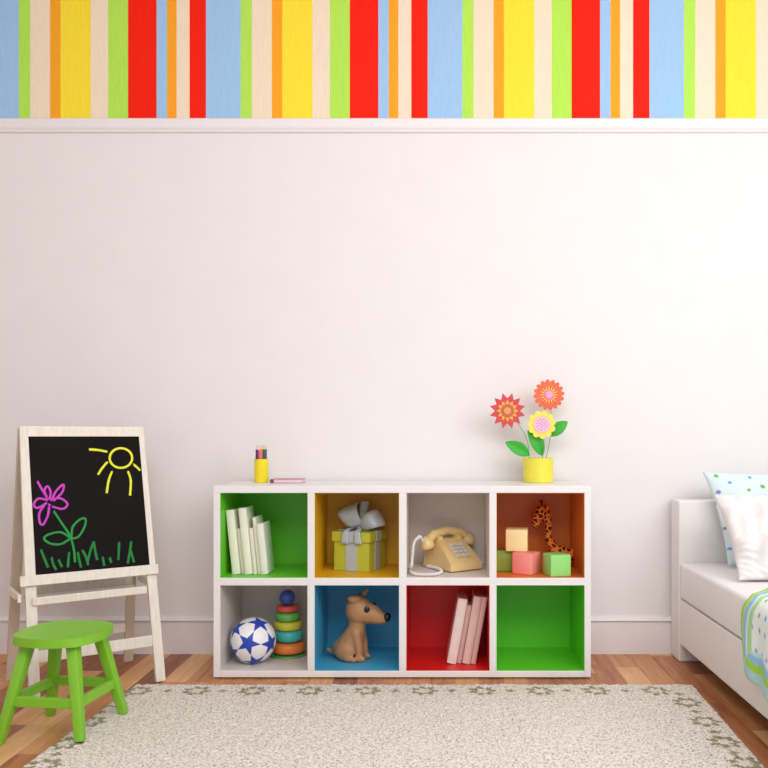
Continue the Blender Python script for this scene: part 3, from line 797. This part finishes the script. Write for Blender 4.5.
# ------------------------------------------------------------------ stool
LG = mat('stool_green', rgb(130, 194, 48), .4, .03)
sto = thing('wooden_stool', 'lime green wooden stool with four splayed legs at the corner of the rug', 'stool', (-1.202, -.945, 0), R(-7))
HS = .326
bm = BM(); poly = []
for i in range(96):
    a_ = 2*PI*i/96; r = .140*(1+.045*math.cos(4*(a_-PI/4))+.012*math.cos(8*a_)); poly.append((r*math.cos(a_), r*math.sin(a_)))
prism(bm, poly, HS-.027, HS, None, .004); obj('seat', bm, LG, sto, 40)
TL, BL_ = .074, .134
def legp(a, b, z): t = (HS-.025-z)/(HS-.025); k = TL+(BL_-TL)*t; return Vector((a*k, b*k, z))
for a in (-1, 1):
    for b in (-1, 1):
        bm = BM()
        zb = .020 if (a > 0) else .0015
        taper_bar(bm, legp(a, b, zb+.0005), legp(a, b, HS-.024), .026, .034, (1, 0, 0), .003); obj('leg', bm, LG, sto, 40)
for (a, b), (c, d_) in (((-1, -1), (1, -1)), ((1, -1), (1, 1)), ((1, 1), (-1, 1)), ((-1, 1), (-1, -1))):
    z = .127
    bm = BM(); p = legp(a, b, z); q = legp(c, d_, z); dr = (q-p).normalized()
    bar(bm, p+dr*.008, q-dr*.008, .016, .030, Vector((0, 0, 1)).cross(dr) if False else Vector((-dr.y, dr.x, 0)).cross(dr) if False else Vector((0, 0, 1)), .002) if False else None
    x = Vector((-dr.y, dr.x, 0)); M = Matrix(((dr.x, x.x, 0, p.x), (dr.y, x.y, 0, p.y), (0, 0, 1, p.z), (0, 0, 0, 1)))
    box(bm, .008, (q-p).length-.008, -.009, .009, -.015, .015, .002, M)
    obj('stretcher', bm, LG, sto)

# ------------------------------------------------------------------ bed
BWT = mat('bed_lacquer', rgb(236, 231, 228), .4, .01)
BX = .999; HB = DW-gd(662, 0)       # headboard thickness
bed = thing('bed', 'white bed with a plain white headboard against the wall, right of the shelf', 'bed', (BX+.48, -1.1, 0))
ox, oy = BX+.48, -1.1
def bbox(bm, x0, x1, y0, y1, z0, z1, b=.004): box(bm, x0-ox, x1-ox, y0-oy, y1-oy, z0, z1, b)
zh = gz(499.5, DW-.07)
bm = BM(); bbox(bm, BX, BX+.96, -HB, -.024, 0.0005, zh, .006); obj('headboard', bm, BWT, bed)
bm = BM(); bbox(bm, BX+.004, BX+.024, -2.16, -HB, gz(644, DW-HB), gz(599, DW-HB)-.002, .004); obj('side_panel', bm, BWT, bed)
bm = BM(); bbox(bm, BX+.936, BX+.956, -2.16, -HB, gz(644, DW-HB), gz(599, DW-HB)-.002, .004); obj('side_panel', bm, BWT, bed)
bm = BM(); bbox(bm, BX+.024, BX+.936, -2.14, -HB, .18, .205, .002); obj('slat_base', bm, BWT, bed)
bm = BM(); bbox(bm, BX, BX+.96, -2.2, -2.16, 0.0005, .42, .006); obj('footboard', bm, BWT, bed)
SHEET = mat('white_sheet', rgb(240, 237, 237), .8, .01, 20, .1, 150)
zm0, zm1 = gz(599, DW-HB)+.001, gz(562.5, DW-HB)
bm = BM()
def mat_pt(): pass
box(bm, BX-ox+.003, BX-ox+.955, -2.155-oy, -HB-.003-oy, zm0, zm1, .016, seg=4)
mt = obj('mattress', bm, SHEET, None, 30); mt.location = (ox, oy, 0)
tag(mt, 'white sheeted mattress lying on the white bed', 'mattress')

def pillow(name, label, w, h, t, M, m, fn=None, wr=.006, seed=0, n=60):
    M, shear = M
    bm = BM()
    def f(sgn):
        def g(u, v):
            a, b = u*2-1, v*2-1
            x = a*w/2*(1-.055*(1-b*b)); y = b*h/2*(1-.055*(1-a*a))
            prof = max(0, (1-a**4)*(1-b**4))**.55
            z = sgn*t/2*prof
            if prof > 0: z += wr*prof*(noise.noise(Vector((a*2.2+seed, b*2.2, sgn*3)))*1.4+noise.noise(Vector((a*6+seed, b*3, sgn))))
            edge = 1-max(abs(a), abs(b))
            if edge < .25: z += sgn*wr*.3*math.sin((a*abs(b)+b*abs(a))*26+seed)*(edge/.25)*(1-edge/.25)*2
            return (x, y, z)
        return g
    grid(bm, f(1), n, n); grid(bm, f(-1), n, n); bmesh.ops.remove_doubles(bm, verts=bm.verts[:], dist=1e-5)
    o = obj('pillow', bm, m, None, True); tag(o, label, 'pillow')
    if fn: set_cols(o, fn)
    for v_ in o.data.vertices: v_.co.x += v_.co.y*shear
    o.matrix_world = M; return o
rd = random.Random(4)
DOTS = []
for _ in range(900):
    p = (rd.uniform(-.32, .32), rd.uniform(-.24, .24))
    if all(math.hypot(p[0]-q[0], p[1]-q[1]) > .047 for q in DOTS): DOTS.append(p)
DC = [rgb(92, 160, 226), rgb(120, 178, 60), rgb(138, 132, 206), rgb(120, 178, 60), rgb(104, 150, 220)]
PB = rgb(216, 232, 238)
def dotcol(co):
    for i, (x, y) in enumerate(DOTS):
        if abs(co.x-x) < .012 and math.hypot(co.x-x, co.y-y) < (.0088 if i % 2 else .0068): return DC[i % 5]
    return PB
def stand(corner_top, corner_bot, w, h):   # pillow standing on its long edge: left edge from corner_bot to corner_top
    dv = corner_top-corner_bot; dx = dv.x; dv.x = 0; up = dv.normalized(); x = Vector((1, 0, 0)); n = x.cross(up)
    c = (corner_top+corner_bot)/2+x*w/2
    return Matrix(((x.x, up.x, n.x, c.x), (x.y, up.y, n.y, c.y), (x.z, up.z, n.z, c.z), (0, 0, 0, 1))), dx/dv.length
ct = pt(703, 472.5, DW-HB-.02); cb = Vector((gx(728, 3.28), 3.28-DW, zm1+.012))
hh = (ct-cb).length
pillow('pillow', 'pale blue pillow with green and blue dots leaning on the headboard', .60, hh, .11, stand(ct, cb, .60, hh), attr_mat('dotted_cotton', .8, .15, 180, .03), dotcol, .004, 3, 130)
ct = pt(713.5, 495.5, 3.14); cb = Vector((gx(738.5, 2.95), 2.95-DW, zm1+.010)); hh = (ct-cb).length
pillow('pillow', 'white pillow standing in front of the pale blue dotted pillow', .58, hh, .13, stand(ct, cb, .58, hh), mat('white_cotton', rgb(234, 229, 228), .8, .03, 12, .2, 60), None, .030, 8, 110)

# blanket draped over the side of the bed
YB0 = gd(0+640, .27)-DW   # placeholder refined below
YB0 = (BX-.01)*FPX/(746-VX)-DW
BLU, GR1, GR2, BWH = rgb(150, 196, 228), rgb(160, 214, 92), rgb(190, 222, 120), rgb(232, 238, 240)
SB = .52
def drop(y):    # length of cloth hanging below the bed edge
    t = max(0, YB0-y)
    return .185+.06*min(1, t/.12)+.012*math.sin(t*30)
def blanket_pt(u, v):
    y = YB0-u*.95
    ext = SB+drop(y)
    s = v*ext           # from the inside of the bed to the hem
    t = YB0-y
    zt = zm1+.006
    yy = y
    if s < SB:
        x = BX+SB-s; z = zt+.010+.008*noise.noise(Vector((x*7, y*7, 2)))
        yy = y+1.15*min(SB-s, .17)*max(0, 1-t/.6)
        k = max(0, 1-t*18); z -= .006*k
        if s > SB-.03: z -= (s-(SB-.03))**2/.03*.5
    else:
        h = s-SB; k = min(1, h/.035)
        x = BX-.004-.011*math.sin(k*PI/2)-.012*(.5+.5*math.sin(t*38-.6))*min(1, h/.15)-.006*min(1, h/.2)
        z = zt-.004-h
        yy = y+.018*math.sin(h*24)*math.exp(-t*6)-.008
    return (x, yy, z)
bm = BM(); V = grid(bm, blanket_pt, 150, 120)
bmesh.ops.recalc_face_normals(bm, faces=bm.faces[:])
cmap = {}
for i in range(151):
    for j in range(121):
        u, v = i/150, j/120; y = YB0-u*.95; ext = SB+drop(y)
        e = min(u*.95, (1-v)*ext)
        e2 = e
        hem = (1-v)*ext < u*.95
        if hem: bands = ((.016, rgb(176, 218, 196)), (.034, rgb(176, 208, 232)), (.062, rgb(166, 214, 60)), (.086, BLU), (.096, rgb(200, 224, 240)))
        else: bands = ((.016, GR1), (.026, GR2), (.052, BLU), (.066, rgb(216, 234, 242)), (.092, rgb(172, 216, 150)))
        for lim, bc in bands:
            if e2 < lim: c = bc; break
        else:
            c = BWH
            gi, gj = u*.95/.052, v*ext/.052
            fi, fj = math.floor(gi), math.floor(gj)
            off = .25*((fj*7+fi*3) % 3-1); dd = math.hypot(gi-fi-.5-off, gj-fj-.5+off*.6)
            if dd < .14: c = (rgb(110, 160, 220), rgb(120, 186, 90), rgb(140, 130, 200))[(int(fi)*5+int(fj)*3) % 3]
        V[i][j].index = i*121+j; cmap[i*121+j] = c
bm.verts.index_update()
order = [cmap[i*121+j] for i in range(151) for j in range(121)]
bl = obj('blanket', bm, attr_mat('printed_cotton', .8, .1, 150, .03), None, True)
a = bl.data.color_attributes.new('Col', 'FLOAT_COLOR', 'POINT'); buf = []
for c in order: buf += list(c)
a.data.foreach_set('color', buf)
m_ = bl.modifiers.new('solid', 'SOLIDIFY'); m_.thickness = .005; m_.offset = 1
tag(bl, 'white dotted blanket with green and blue border hanging over the bed side', 'blanket')

# ------------------------------------------------------------------ light
w = bpy.data.worlds.new('world'); bpy.context.scene.world = w; w.use_nodes = True
w.node_tree.nodes['Background'].inputs[0].default_value = (.99, .985, 1.0, 1); w.node_tree.nodes['Background'].inputs[1].default_value = .68
def area(name, loc, target, size, sy, power, col):
    l = bpy.data.lights.new(name, 'AREA'); l.shape = 'RECTANGLE'; l.size = size; l.size_y = sy; l.energy = power; l.color = col
    o = bpy.data.objects.new(name, l); C.objects.link(o); o.location = loc
    o.rotation_euler = (Vector(target)-Vector(loc)).to_track_quat('-Z', 'Y').to_euler(); return o
area('window_light', (2.45, -2.3, 1.9), (.2, -.2, .8), 1.8, 1.4, 35, (.93, .965, 1.0))
area('room_light', (.5, -3.45, 2.65), (.1, -.2, .5), 3.0, 1.2, 65, (1, .99, .985))

# ------------------------------------------------------------------ camera
cam = bpy.data.cameras.new('camera'); co = bpy.data.objects.new('camera', cam); C.objects.link(co)
cam.sensor_width = 36; cam.lens = 36*FPX/768
co.location = (0, -DW, CZ); co.rotation_euler = (PI/2, 0, 0)
cam.shift_x = -(VX-384)/768; cam.shift_y = (VY-384)/768
bpy.context.scene.camera = co
vs_ = bpy.context.scene.view_settings
vs_.view_transform = 'Standard'; vs_.look = 'None'; vs_.exposure = 0; vs_.gamma = 1
